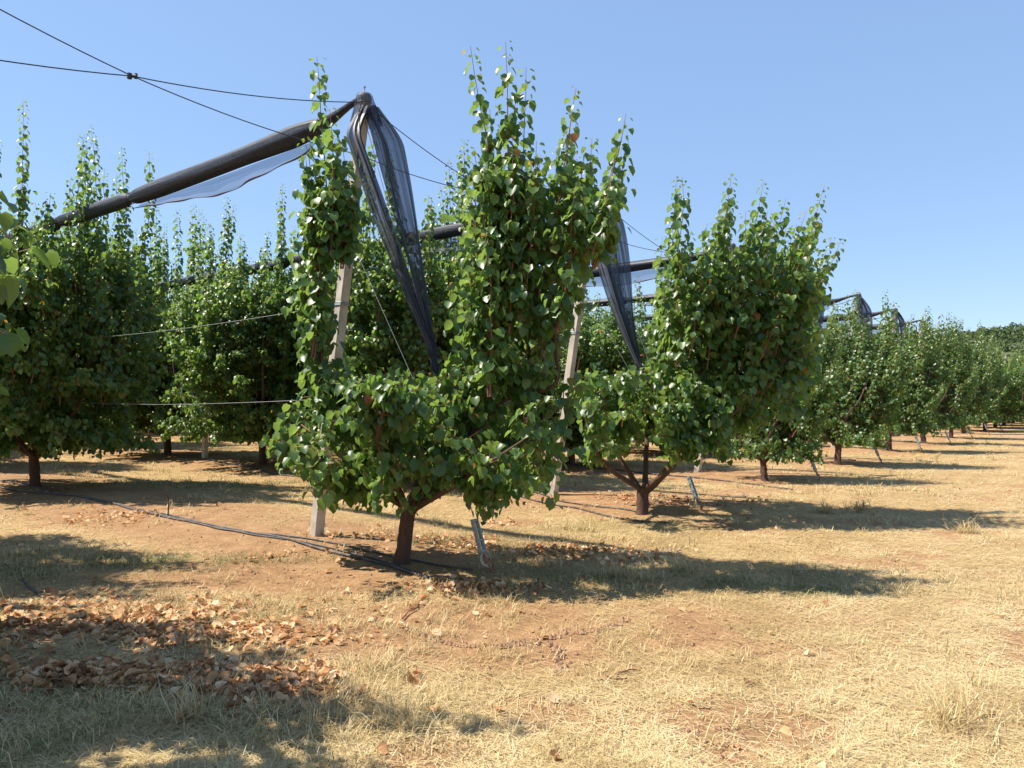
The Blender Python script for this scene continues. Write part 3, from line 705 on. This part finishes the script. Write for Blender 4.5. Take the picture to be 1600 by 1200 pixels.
# ---------------------------------------------------------------- posts, nets, cables
PH = 4.16; LEAN = .69
def base_of(n):
    x, y = rowpt(n, 0)
    if n == 1: x, y = .58, 10.85
    return x, y
def pole_point(n, z):
    """centre of end post n at height z above its base"""
    x, y = base_of(n); g = gzf(x, y); t = z/PH*LEAN
    return np.array([x+OUT[0]*t, y+OUT[1]*t, g+z])
RZ = math.atan2(HD[1], HD[0])
def make_post(n):
    x, y = base_of(n); g = gzf(x, y); root = empty('concrete_post', (x, y, g), RZ)
    # local x = along the headland, local y = into the row
    g1 = Geo(); k = 24; b = .009; hw = .05
    ring = [(hw-b, -hw), (hw, -hw+b), (hw, hw-b), (hw-b, hw), (-hw+b, hw), (-hw, hw-b), (-hw, -hw+b), (-hw+b, -hw)]
    V = []; rr = random.Random(n)
    for i in range(k+1):
        z = -.15+(PH+.15)*i/k; t = z/PH*LEAN; s = 1.06-.12*i/k
        for a, c in ring: V.append((a*s+rr.gauss(0, .0008), c*s-t+rr.gauss(0, .0008), z))
    F = [(i*8+j, i*8+(j+1) % 8, (i+1)*8+(j+1) % 8, (i+1)*8+j) for i in range(k) for j in range(8)]
    g1.add(V, F); g1.add(V[-8:]+[(0, -LEAN, PH)], [(j, (j+1) % 8, 8) for j in range(8)])
    link('shaft', g1.mesh('shaft', [CONC], smooth_=False), root)
    g2 = Geo(); t = LEAN
    prof = [(.062, -.02), (.068, .0), (.066, .03), (.055, .055), (.03, .07), (.008, .075)]
    ns = 16; V = [(r_*math.cos(6.2832*j/ns), -t+r_*math.sin(6.2832*j/ns), PH+z_) for r_, z_ in prof for j in range(ns)]
    g2.add(V, [(i*ns+j, i*ns+(j+1) % ns, (i+1)*ns+(j+1) % ns, (i+1)*ns+j) for i in range(len(prof)-1) for j in range(ns)])
    g2.tube([(0, -t, PH-.03), (0, -t, PH-.02)], [.067, .062], 16)
    cp_ = link('cap', g2.mesh('cap', [CAPM]), root)
    g3 = Geo(); g3.tube([(0, -t, PH+.06), (0, -t, PH+.13)], .006, 6); g3.tube([(0, -t, PH+.115), (0, -t, PH+.13)], .013, 6)
    link('bolt', g3.mesh('bolt', [ZINC]), cp_)
    for zc in (2.26, 1.35):
        g4 = Geo(); tt = zc/PH*LEAN
        for dz in (-.012, .0, .012):
            q = [(a*1.1, c*1.1-tt, zc+dz) for a, c in ring]; q.append(q[0]); g4.tube(q, .0042, 5)
        g4.tube([(hw*1.1, -tt+.02, zc), (hw*1.1+.05, -tt+.05, zc+.01)], .004, 5)
        link('wire_collar', g4.mesh('wire_collar', [ZINC]), root)
    return root
ps = {}
def postlabel(n):
    return {0: 'leaning concrete post beside the nearest tree, with a dark cap'}.get(n, 'leaning concrete end post of the %s row from the front' % ORD[n])
p0 = make_post(0); tag(p0, postlabel(0), 'post', 'concrete end posts of the rows')
for n in range(1, 13):
    x, y = base_of(n)
    if n == 1:
        c = copy_tree(p0, (x, y, gzf(x, y)), RZ, (1, 1, 1))
    else: c = copy_tree(p0, (x, y, gzf(x, y)), RZ+rt.gauss(0, .03), (1, 1, 1))
    for ch, src in zip([q for q in c.children], [q for q in p0.children]): pass
    for ch in c.children:
        if ch.name.startswith('cap'):
            bo = [q for q in bpy.data.objects if q.name == 'bolt'][0].copy(); col.objects.link(bo); bo.parent = ch
    tag(c, postlabel(n), 'post', 'concrete end posts of the rows')

def inner_post(n, r, first=[None]):
    if n == 1 and r < 12: x, y = G(320, 716)[:2]
    else: x, y = rowpt(n, r)
    z = gzf(x, y)
    lab = 'upright concrete post inside the %s row, %s one from the headland' % (ORD[n], 'first' if r < 12 else 'second')
    if n == 1 and r < 12: lab = 'upright concrete post standing on bare soil between two shaded trees'
    if first[0] is None:
        root = empty('concrete_post', (x, y, z), RZ)
        g = Geo(); g.box((0, 0, 1.95), (.1, .1, 4.1), bev=.009, taper=.9); link('shaft', g.mesh('shaft', [CONC], smooth_=False), root)
        g = Geo(); g.tube([(0, 0, 3.99), (0, 0, 4.03), (0, 0, 4.07)], [.06, .058, .02], 12); link('cap', g.mesh('cap', [CAPM]), root)
        first[0] = root
    else: root = copy_tree(first[0], (x, y, z), RZ, (1, 1, 1))
    tag(root, lab, 'post', 'upright posts inside the rows')
for n in range(0, 7):
    for r in (9.6, 20.4): inner_post(n, r)

def V3(p): return np.asarray(p, float)
h3 = np.array([HD[0], HD[1], 0]); r3 = np.array([RD[0], RD[1], 0]); o3 = -r3; z3 = np.array([0, 0, 1.])

def roll_path(n, t):
    """height of the net roll along the row"""
    top = pole_point(n, PH); sag = {0: .0}.get(n, .0)
    seg = 2.27; u = (t-.15)
    pin = abs(math.sin(math.pi*max(0, t)/4.6))
    z = top[2]+.03-.11*float(smooth(0, .7, t))-.10*min(1, t/4.6)-.02*pin+(.03*(t-4.6)/2.3 if t > 4.6 else 0)*(t < 7)
    lat = .0
    return np.array([top[0], top[1], 0])+r3*t+z3*z
def make_net(n, length=23.0):
    top = pole_point(n, PH); root = empty('rolled_hail_net', tuple(top), 0)
    def Lc(V): return np.asarray(V)-top[None]
    rs = np.random.default_rng(900+n)
    # roll
    ties = [4.6, 6.85]+list(np.arange(9.2, length, 2.3)); m = int(length/.11); ns = 22; V = []
    wr = rs.normal(0, 1, (ns,)); wr2 = rs.normal(0, 1, (ns,))
    for i in range(m+1):
        t = length*i/m; c = roll_path(n, t)
        rad = .092*(.28+.72*float(smooth(.1, 1.1, t)))
        for k in ties: rad *= 1-.5*math.exp(-((t-k)/.07)**2)-.10*math.exp(-((t-k)/.5)**2)
        rad *= 1+.05*math.sin(t*2.1+n)
        for j in range(ns):
            a = 2*math.pi*j/ns; rr = rad*(1+.05*(wr[j]*math.cos(t*.8)+wr2[j]*math.sin(t*.9))+.02*math.sin(5*a+t*3))
            V.append(c+h3*math.cos(a)*rr+z3*math.sin(a)*rr*1.12)
    F = [(i*ns+j, i*ns+(j+1) % ns, (i+1)*ns+(j+1) % ns, (i+1)*ns+j) for i in range(m) for j in range(ns)]
    g = Geo(); g.add(Lc(V), F); roll = link('roll', g.mesh('roll', [ROLL]), root)
    for k in ties[:6]:
        c = roll_path(n, k); g = Geo(); q = [c+h3*math.cos(a)*.066+z3*math.sin(a)*.074 for a in np.linspace(0, 6.2832, 15)]
        g.tube(Lc(q), .006, 5, cap=False); link('tie', g.mesh('tie', [CABLE]), roll)
    # loose fold hanging under the roll
    def sheet(name, fn, nu, nv, mat, par, reg=0):
        V = []; UV = []
        for i in range(nv+1):
            for j in range(nu+1):
                V.append(fn(j/nu, i/nv)); UV.append((j/nu+reg, i/nv))
        F = [(i*(nu+1)+j, i*(nu+1)+j+1, (i+1)*(nu+1)+j+1, (i+1)*(nu+1)+j) for i in range(nv) for j in range(nu)]
        return link(name, npmesh(name, Lc(V), F, [mat], uv=UV), par)
    def fold(u, v):
        t = .75+3.75*v; c = roll_path(n, t); dep = .34*math.sin(math.pi*min(1, v*.86+.04))**.7*(1-.72*v)+.02
        w = .03*math.sin(v*13+u*2)*u+.012*math.sin(v*41+n)*u
        dep += .006*math.sin(v*19)
        return c-z3*(.09+u*dep)+h3*(.06*math.cos(u*2.6)+w)
    sheet('hanging_fold', fold, 10, 70, NETT, root)
    def hem(u, v):
        t = .75+3.75*v; p = fold(1, v); a = u*2*math.pi; q = .009+.004*math.sin(v*31)
        return p+h3*math.cos(a)*q+z3*math.sin(a)*q
    sheet('hem', hem, 8, 90, NET, root)
    # hood over the cap
    def hood(u, v):
        a = u*2*math.pi; rr = .072+.05*v+.05*v*max(0, math.cos(a-math.atan2(HD[1], HD[0])))*1.0; pl = 1+.09*math.sin(a*17)*v
        c = top+z3*(.05-.27*v); return c+np.array([math.cos(a), math.sin(a), 0])*rr*pl
    sheet('hood', hood, 96, 8, NETT, root)
    # two gathered tails running down the guy line
    ax_, ay_ = base_of(n); an = np.array([ax_+OUT[0]*2.2, ay_+OUT[1]*2.2, gzf(ax_+OUT[0]*2.2, ay_+OUT[1]*2.2)+.1])
    def guy(s): return top+(an-top)*s
    endS = .60
    def tail(sd, w0, w1, off0, seed):
        rg = random.Random(seed+n); ph = rg.random()*6
        def fn(u, v):
            s = .02+(endS-.02)*v; c = guy(s)
            g_ = float(smooth(-.05, .16, v)); off = off0*(1-v)**.85*g_-(.9 if n > 1 else .25 if n else 0)*float(smooth(0, .9, v)); wd = (1.9 if n else 1.35)*((w0*(1-v)+w1*math.sin(math.pi*min(1, v*1.1)))*(1-v)**.25)*(.25+.75*g_)+.03
            x = (u-.5)*wd; pl = .5+.5*(1-v)
            dpt = .022*math.sin(u*34+ph)*pl+.03*math.sin(u*9+ph+v*3)
            side = h3*.93+o3*.37
            return c+side*(off+x)+o3*(dpt+.02)-z3*(.03*math.sin(u*7+ph)*(1-v))
        return fn
    sheet('tail', tail(-1, .08, .05, -.23, 11), 60, 46, NET, root)
    sheet('tail', tail(1, .17, .07, .12, 23), 80, 46, NET, root, 3)
    g = Geo(); q = guy(endS)-(.9 if n > 1 else .25 if n else 0)*(h3*.93+o3*.37); d = (an-top)/np.linalg.norm(an-top)
    g.tube(Lc([q-d*.22, q-d*.1, q-d*.03, q, q+d*.03, q+d*.1, q+d*.15]), [.02, .035, .028, .016, .028, .035, .012], 9, wob=.2, rng=rs)
    link('knot', g.mesh('knot', [ROLL]), root)
    return root
for n in range(0, 11):
    o = make_net(n, 23 if n < 5 else 14)
    tag(o, {0: 'dark hail net rolled up on the nearest row, drooping down beside the front post'}.get(n, 'dark rolled hail net hanging from the end post of the %s row' % ORD[n]), 'hail net', 'rolled hail nets over the rows')

def make_guy(n):
    x, y = base_of(n); ax_, ay_ = x+OUT[0]*2.2, y+OUT[1]*2.2; g0 = gzf(ax_, ay_); root = empty('guy_wire', (ax_, ay_, g0), 0)
    o = V3((ax_, ay_, g0)); top = pole_point(n, PH-.12); d = top-(o+z3*.06); d /= np.linalg.norm(d)
    a = o+z3*.06+d*.42; Lc = lambda V: np.asarray(V)-o[None]
    side = h3-d*np.dot(h3, d); side /= np.linalg.norm(side)
    g = Geo(); g.tube(Lc([a, top]), .0035, 5); g.tube(Lc([a+side*.012, pole_point(n, 2.9)]), .0025, 5)
    link('wire', g.mesh('wire', [WIRE]), root)
    g = Geo(); M = np.stack([side, np.cross(d, side), d], 1)
    c = o+z3*.06+d*.25
    for s in (-1, 1): g.box(c+side*.026*s-o, (.007, .042, .27), rot=M, bev=.002)
    for s, w in ((-.13, .022), (-.04, .018), (.05, .018), (.125, .022)):
        g.tube(Lc([c+d*s-side*.036, c+d*s+side*.036]), w*.6, 8)
    g.tube(Lc([c-d*.04, c-d*.04+np.cross(d, side)*.045]), .011, 6)
    g.tube(Lc([c+d*(.16), c+d*.2+side*.01, a+d*.02]), .007, 6)
    tb = link('tensioner', g.mesh('tensioner', [ZINC]), root)
    g = Geo()
    for k_, (sx, rr) in enumerate(((.0, .055), (.02, .065), (-.015, .05))):
        q = [c-d*.17+side*(math.cos(t)*rr*.8+sx)+d*(-.03+math.sin(t)*rr) for t in np.linspace(0, 6.2832, 17)]
        g.tube(Lc(q), .0035, 5, cap=False)
    link('wire_loop', g.mesh('wire_loop', [CONC]), root)
    g = Geo()
    g.tube(Lc([c-d*.15, c-d*.2+side*.01, o-z3*.0+side*.05+o3*.02, o-z3*.03+side*.14+o3*.12, o-z3*.12+side*.2+o3*.2]), [.011, .012, .014, .015, .014], 8)
    g.tube(Lc([o+side*.03+z3*.11, o+side*.085+z3*.06, o+side*.08-z3*.03]), .009, 7)
    link('anchor_rod', g.mesh('anchor_rod', [RUST]), root)
    tag(root, {0: 'guy wire anchored beside the nearest trunk with a grey tensioner and rusty rod', 1: 'guy wire anchored in the straw right of the forked second tree'}.get(n, 'guy wire anchored at the headland end of the %s row' % ORD[n]), 'guy wire', 'anchored guy wires at the row ends')
for n in range(0, 11): make_guy(n)

def make_cross(n):
    """pair of cables crossing between end posts n and n+1, clamped in the middle"""
    def pp(m, z):
        if m == -1:
            x, y = rowpt(-1, 0); t = z/PH*LEAN; return np.array([x+OUT[0]*t, y+OUT[1]*t, z])
        return pole_point(m, z)
    a1, a2 = pp(n, PH-.02), pp(n, 3.66); b1, b2 = pp(n+1, PH-.02), pp(n+1, 3.66)
    if n == -1: a1 = a1+z3*.1; a2 = a2-z3*.25
    mid = (a2+b2)/2+z3*.05+(z3*.0)
    if n == -1: mid = V3(P(207, 119, (a2+b2)[1]/2)); 
    root = empty('crossed_cables', tuple(mid), 0)
    for p, q in ((a1, b2), (a2, b1)):
        g = Geo(); pts = []
        for t in np.linspace(0, 1, 25):
            if t < .5: c = p+(mid-p)*t*2; s = t*2
            else: c = mid+(q-mid)*(t-.5)*2; s = (t-.5)*2
            pts.append(c-mid-z3*.05*4*s*(1-s))
        g.tube(pts, .0045 if n < 2 else .007, 5); link('cable', g.mesh('cable', [CABLE]), root)
    g = Geo(); g.tube([(-.02, -.005, -.018), (-.02, 0, .018)], .018, 8); g.tube([(.022, 0, -.014), (.02, .01, .02)], .013, 8); g.tube([(-.03, 0, .0), (.03, 0, .0)], .012, 8)
    link('clamp', g.mesh('clamp', [CABLE]), root)
    tag(root, {-1: 'pair of dark cables crossing in the sky at the upper left, clamped at the crossing', 0: 'pair of dark cables crossing between the nearest two end posts'}.get(n, 'pair of dark cables crossing between the end posts of the %s and %s rows' % (ORD[n], ORD[n+1])), 'cable', 'crossed cables between the end posts')
for n in range(-1, 9): make_cross(n)

def trellis(n, z, lab):
    p = pole_point(n, z); pts = []
    for t in np.linspace(0, 22, 45):
        c = p+r3*t; s = (t % 9.6)/9.6; c = c-z3*.08*4*s*(1-s); c[2] += .008*max(0, t-3); pts.append(c-p)
    g = Geo(); g.tube(pts, .0022, 4); o = link('trellis_wire', g.mesh('trellis_wire', [WIRE])); o.location = tuple(p)
    tag(o, lab, 'wire', 'trellis wires stretched along the rows')
for n in range(0, 6):
    for z, w in ((2.26, 'upper'), (1.35, 'lower')):
        trellis(n, z, '%s trellis wire stretched through the crowns of the %s row' % (w, ORD[n]))
p = pole_point(1, 2.95); 

# drip hoses on the ground
def hose(pix, rad, lab, lift=0.0, world=None):
    pts = [G(*q) for q in pix] if world is None else [(x, y, gzf(x, y)) for x, y in world]
    out = []
    for i in range(len(pts)-1):
        p0_ = pts[max(i-1, 0)]; p1 = pts[i]; p2 = pts[i+1]; p3 = pts[min(i+2, len(pts)-1)]
        m = max(3, int(math.dist(p1, p2)/.12))
        for k in range(m):
            t = k/m; q = [.5*((2*p1[c])+(-p0_[c]+p2[c])*t+(2*p0_[c]-5*p1[c]+4*p2[c]-p3[c])*t*t+(-p0_[c]+3*p1[c]-3*p2[c]+p3[c])*t**3) for c in (0, 1)]
            out.append((q[0], q[1], gzf(q[0], q[1])+rad+.004+lift))
    q = pts[-1]; out.append((q[0], q[1], gzf(q[0], q[1])+rad+.004+lift))
    o0 = V3(out[0]); g = Geo(); g.tube([V3(p)-o0 for p in out], rad, 8); o = link('drip_hose', g.mesh('drip_hose', [HOSE])); o.location = tuple(o0)
    tag(o, lab, 'hose', 'drip hoses lying along the rows')
hose([(670, 906), (600, 884), (500, 860), (440, 842), (380, 832), (300, 816), (200, 795), (110, 775), (0, 762), (-120, 745)], .012, 'thicker grey hose curving over bare soil to an open end near the first trunk')
hose([(664, 901), (590, 877), (480, 850), (400, 838), (330, 822), (250, 803), (160, 783), (60, 764), (-60, 745)], .008, 'thin hose lying beside the thicker front hose')
hose([(740, 893), (690, 886), (600, 868), (520, 850), (440, 838), (350, 829), (270, 812), (190, 792), (120, 776), (20, 752)], .009, 'black hose passing behind the nearest trunk to the front post')
hose([(1042, 818), (1000, 816), (950, 808), (900, 795), (850, 787), (780, 770), (650, 745), (560, 738), (460, 745), (380, 728), (300, 716), (220, 706), (140, 703)], .011, 'black hose ending in a curve below the forked second tree')
hose([(1020, 805), (960, 795), (880, 784), (800, 765), (600, 742)], .009, 'short black hose behind the forked second tree')
hose([(1238, 766), (1180, 758), (1110, 750), (1045, 744), (960, 735), (880, 725)], .012, 'black hose ending in straw beside the third tree')
hose([(157, 943), (145, 950), (120, 951), (95, 950), (70, 938), (48, 922), (36, 908)], .011, 'short curved black hose piece among the fallen leaves')
for n in range(3, 8):
    hose(None, .014, 'black hose along the foot of the %s row' % ORD[n], world=[rowpt(n+.06*math.sin(k), -1.7+2*k) for k in range(8)])

# fallen sticks
def stick(a, b_, lab, rad=.006):
    p, q = G(*a), G(*b_); g = Geo(); p = V3(p); q = V3(q); r_ = random.Random(int(a[0]))
    pts = [(q-p)*t+np.array([r_.gauss(0, .012), r_.gauss(0, .012), .012+abs(r_.gauss(0, .01))]) for t in np.linspace(0, 1, 6)]
    g.tube(pts, np.linspace(rad, rad*.4, 6), 5); m = g
    o = link('fallen_twig', m.mesh('fallen_twig', [SHOOT])); o.location = tuple(p); tag(o, lab, 'twig', 'fallen twigs')
stick((628, 970), (672, 930), 'reddish fallen twig on soil below the end of the thick hose')
stick((965, 1060), (1000, 1052), 'short brown twig lying on open straw near the centre')
stick((935, 1066), (975, 1064), 'pale short twig beside another on open straw')
stick((70, 1090), (130, 1040), 'dark twig sloping through the leaf drift at lower left', .007)
stick((455, 1120), (520, 1085), 'dark twig at the lower edge of the sunlit leaf drift', .007)

# ---------------------------------------------------------------- far wooded hill and tree line
def far_wood():
    m = leaf_mat('far_foliage', [(0, (.045, .075, .035)), (.5, (.075, .115, .05)), (1, (.12, .15, .07))], .1, (1.5, 1.5, 1.2), .8, .1)
    rg = np.random.default_rng(3)
    # hill terrain
    nx, ny = 60, 24; X = np.linspace(60, 620, nx); V = []
    for j in range(ny):
        for i_ in range(nx):
            x = X[i_]; y = 330+j*12; v = j/(ny-1)
            hgt = (21+9*float(fbm(np.array([x*.008]), np.array([2.0]), 4)[0])+7*float(smooth(180, 330, x)))*math.sin(math.pi*v)**.8*float(smooth(60, 190, x))
            V.append((x, y, hgt*1.4-.5))
    F = [(j*nx+i_, j*nx+i_+1, (j+1)*nx+i_+1, (j+1)*nx+i_) for j in range(ny-1) for i_ in range(nx-1)]
    hm = simple('hill_soil', (.10, .12, .05), .95, 0, .2, .5, 0)
    V = np.array(V); h = link('hill', npmesh('hill', V, F, [hm])); tag(h, 'low wooded hill on the horizon at the right', 'hill', kind='structure')
    # clumps of foliage on the hill
    pos = []; nr = []; sz = []; rn = []
    n = 2600; idx = rg.integers(0, len(V), n)
    for q in idx:
        c = V[q]+np.array([rg.normal(0, 6), rg.normal(0, 6), 0]); rad = rg.uniform(2, 4.2); k = 40
        d = rg.normal(0, 1, (k, 3)); d /= np.linalg.norm(d, axis=1)[:, None]; d[:, 2] = np.abs(d[:, 2])
        pos.append(c+d*rad*rg.uniform(.75, 1, (k, 1))*np.array([1, 1, 1.0])+np.array([0, 0, 1.0])); nr.append(d); sz.append(rg.uniform(1.0, 2.0, k)); rn.append(np.clip(rg.normal(.5, .2)+rg.normal(0, .15, k), 0, 1))
    pos = np.concatenate(pos); nr = np.concatenate(nr); sz = np.concatenate(sz); rn = np.concatenate(rn)
    Vv, Ff, k = leaf_geo(pos, rg.normal(0, 1, (len(pos), 3)), nr, sz, np.full(len(pos), .2), np.full(len(pos), .2), 'lo')
    o = link('hill_wood', npmesh('hill_wood', Vv, Ff, [m], rnd=np.repeat(rn, k), smooth_=False)); tag(o, 'dark green wood covering the far hill', 'wood', kind='stuff')
    # nearer scrub behind the last row
    pos = []; nr = []; sz = []; rn = []
    for q in range(420):
        a = rg.uniform(25, 42); d_ = rg.uniform(115, 175); c = np.array([math.sin(R(a))*d_, math.cos(R(a))*d_, 0]); rad = rg.uniform(1.6, 3.6); k = 90
        d = rg.normal(0, 1, (k, 3)); d /= np.linalg.norm(d, axis=1)[:, None]; d[:, 2] = np.abs(d[:, 2])
        pos.append(c+d*rad*np.array([1, 1, 1.7])*rg.uniform(.6, 1, (k, 1))); nr.append(d); sz.append(rg.uniform(.45, .9, k)); rn.append(np.clip(rg.normal(.75, .2)+rg.normal(0, .15, k), 0, 1))
    pos = np.concatenate(pos); nr = np.concatenate(nr); sz = np.concatenate(sz); rn = np.concatenate(rn)
    Vv, Ff, k = leaf_geo(pos, rg.normal(0, 1, (len(pos), 3)), nr, sz, np.full(len(pos), .2), np.full(len(pos), .2), 'lo')
    m2 = leaf_mat('scrub_foliage', [(0, (.07, .11, .03)), (1, (.16, .20, .06))], .15, (1.5, 1.5, 1.2), .8, .1)
    o = link('far_scrub', npmesh('far_scrub', Vv, Ff, [m2], rnd=np.repeat(rn, k), smooth_=False)); tag(o, 'light green scrub beyond the last row at the right', 'scrub', kind='stuff')
far_wood()
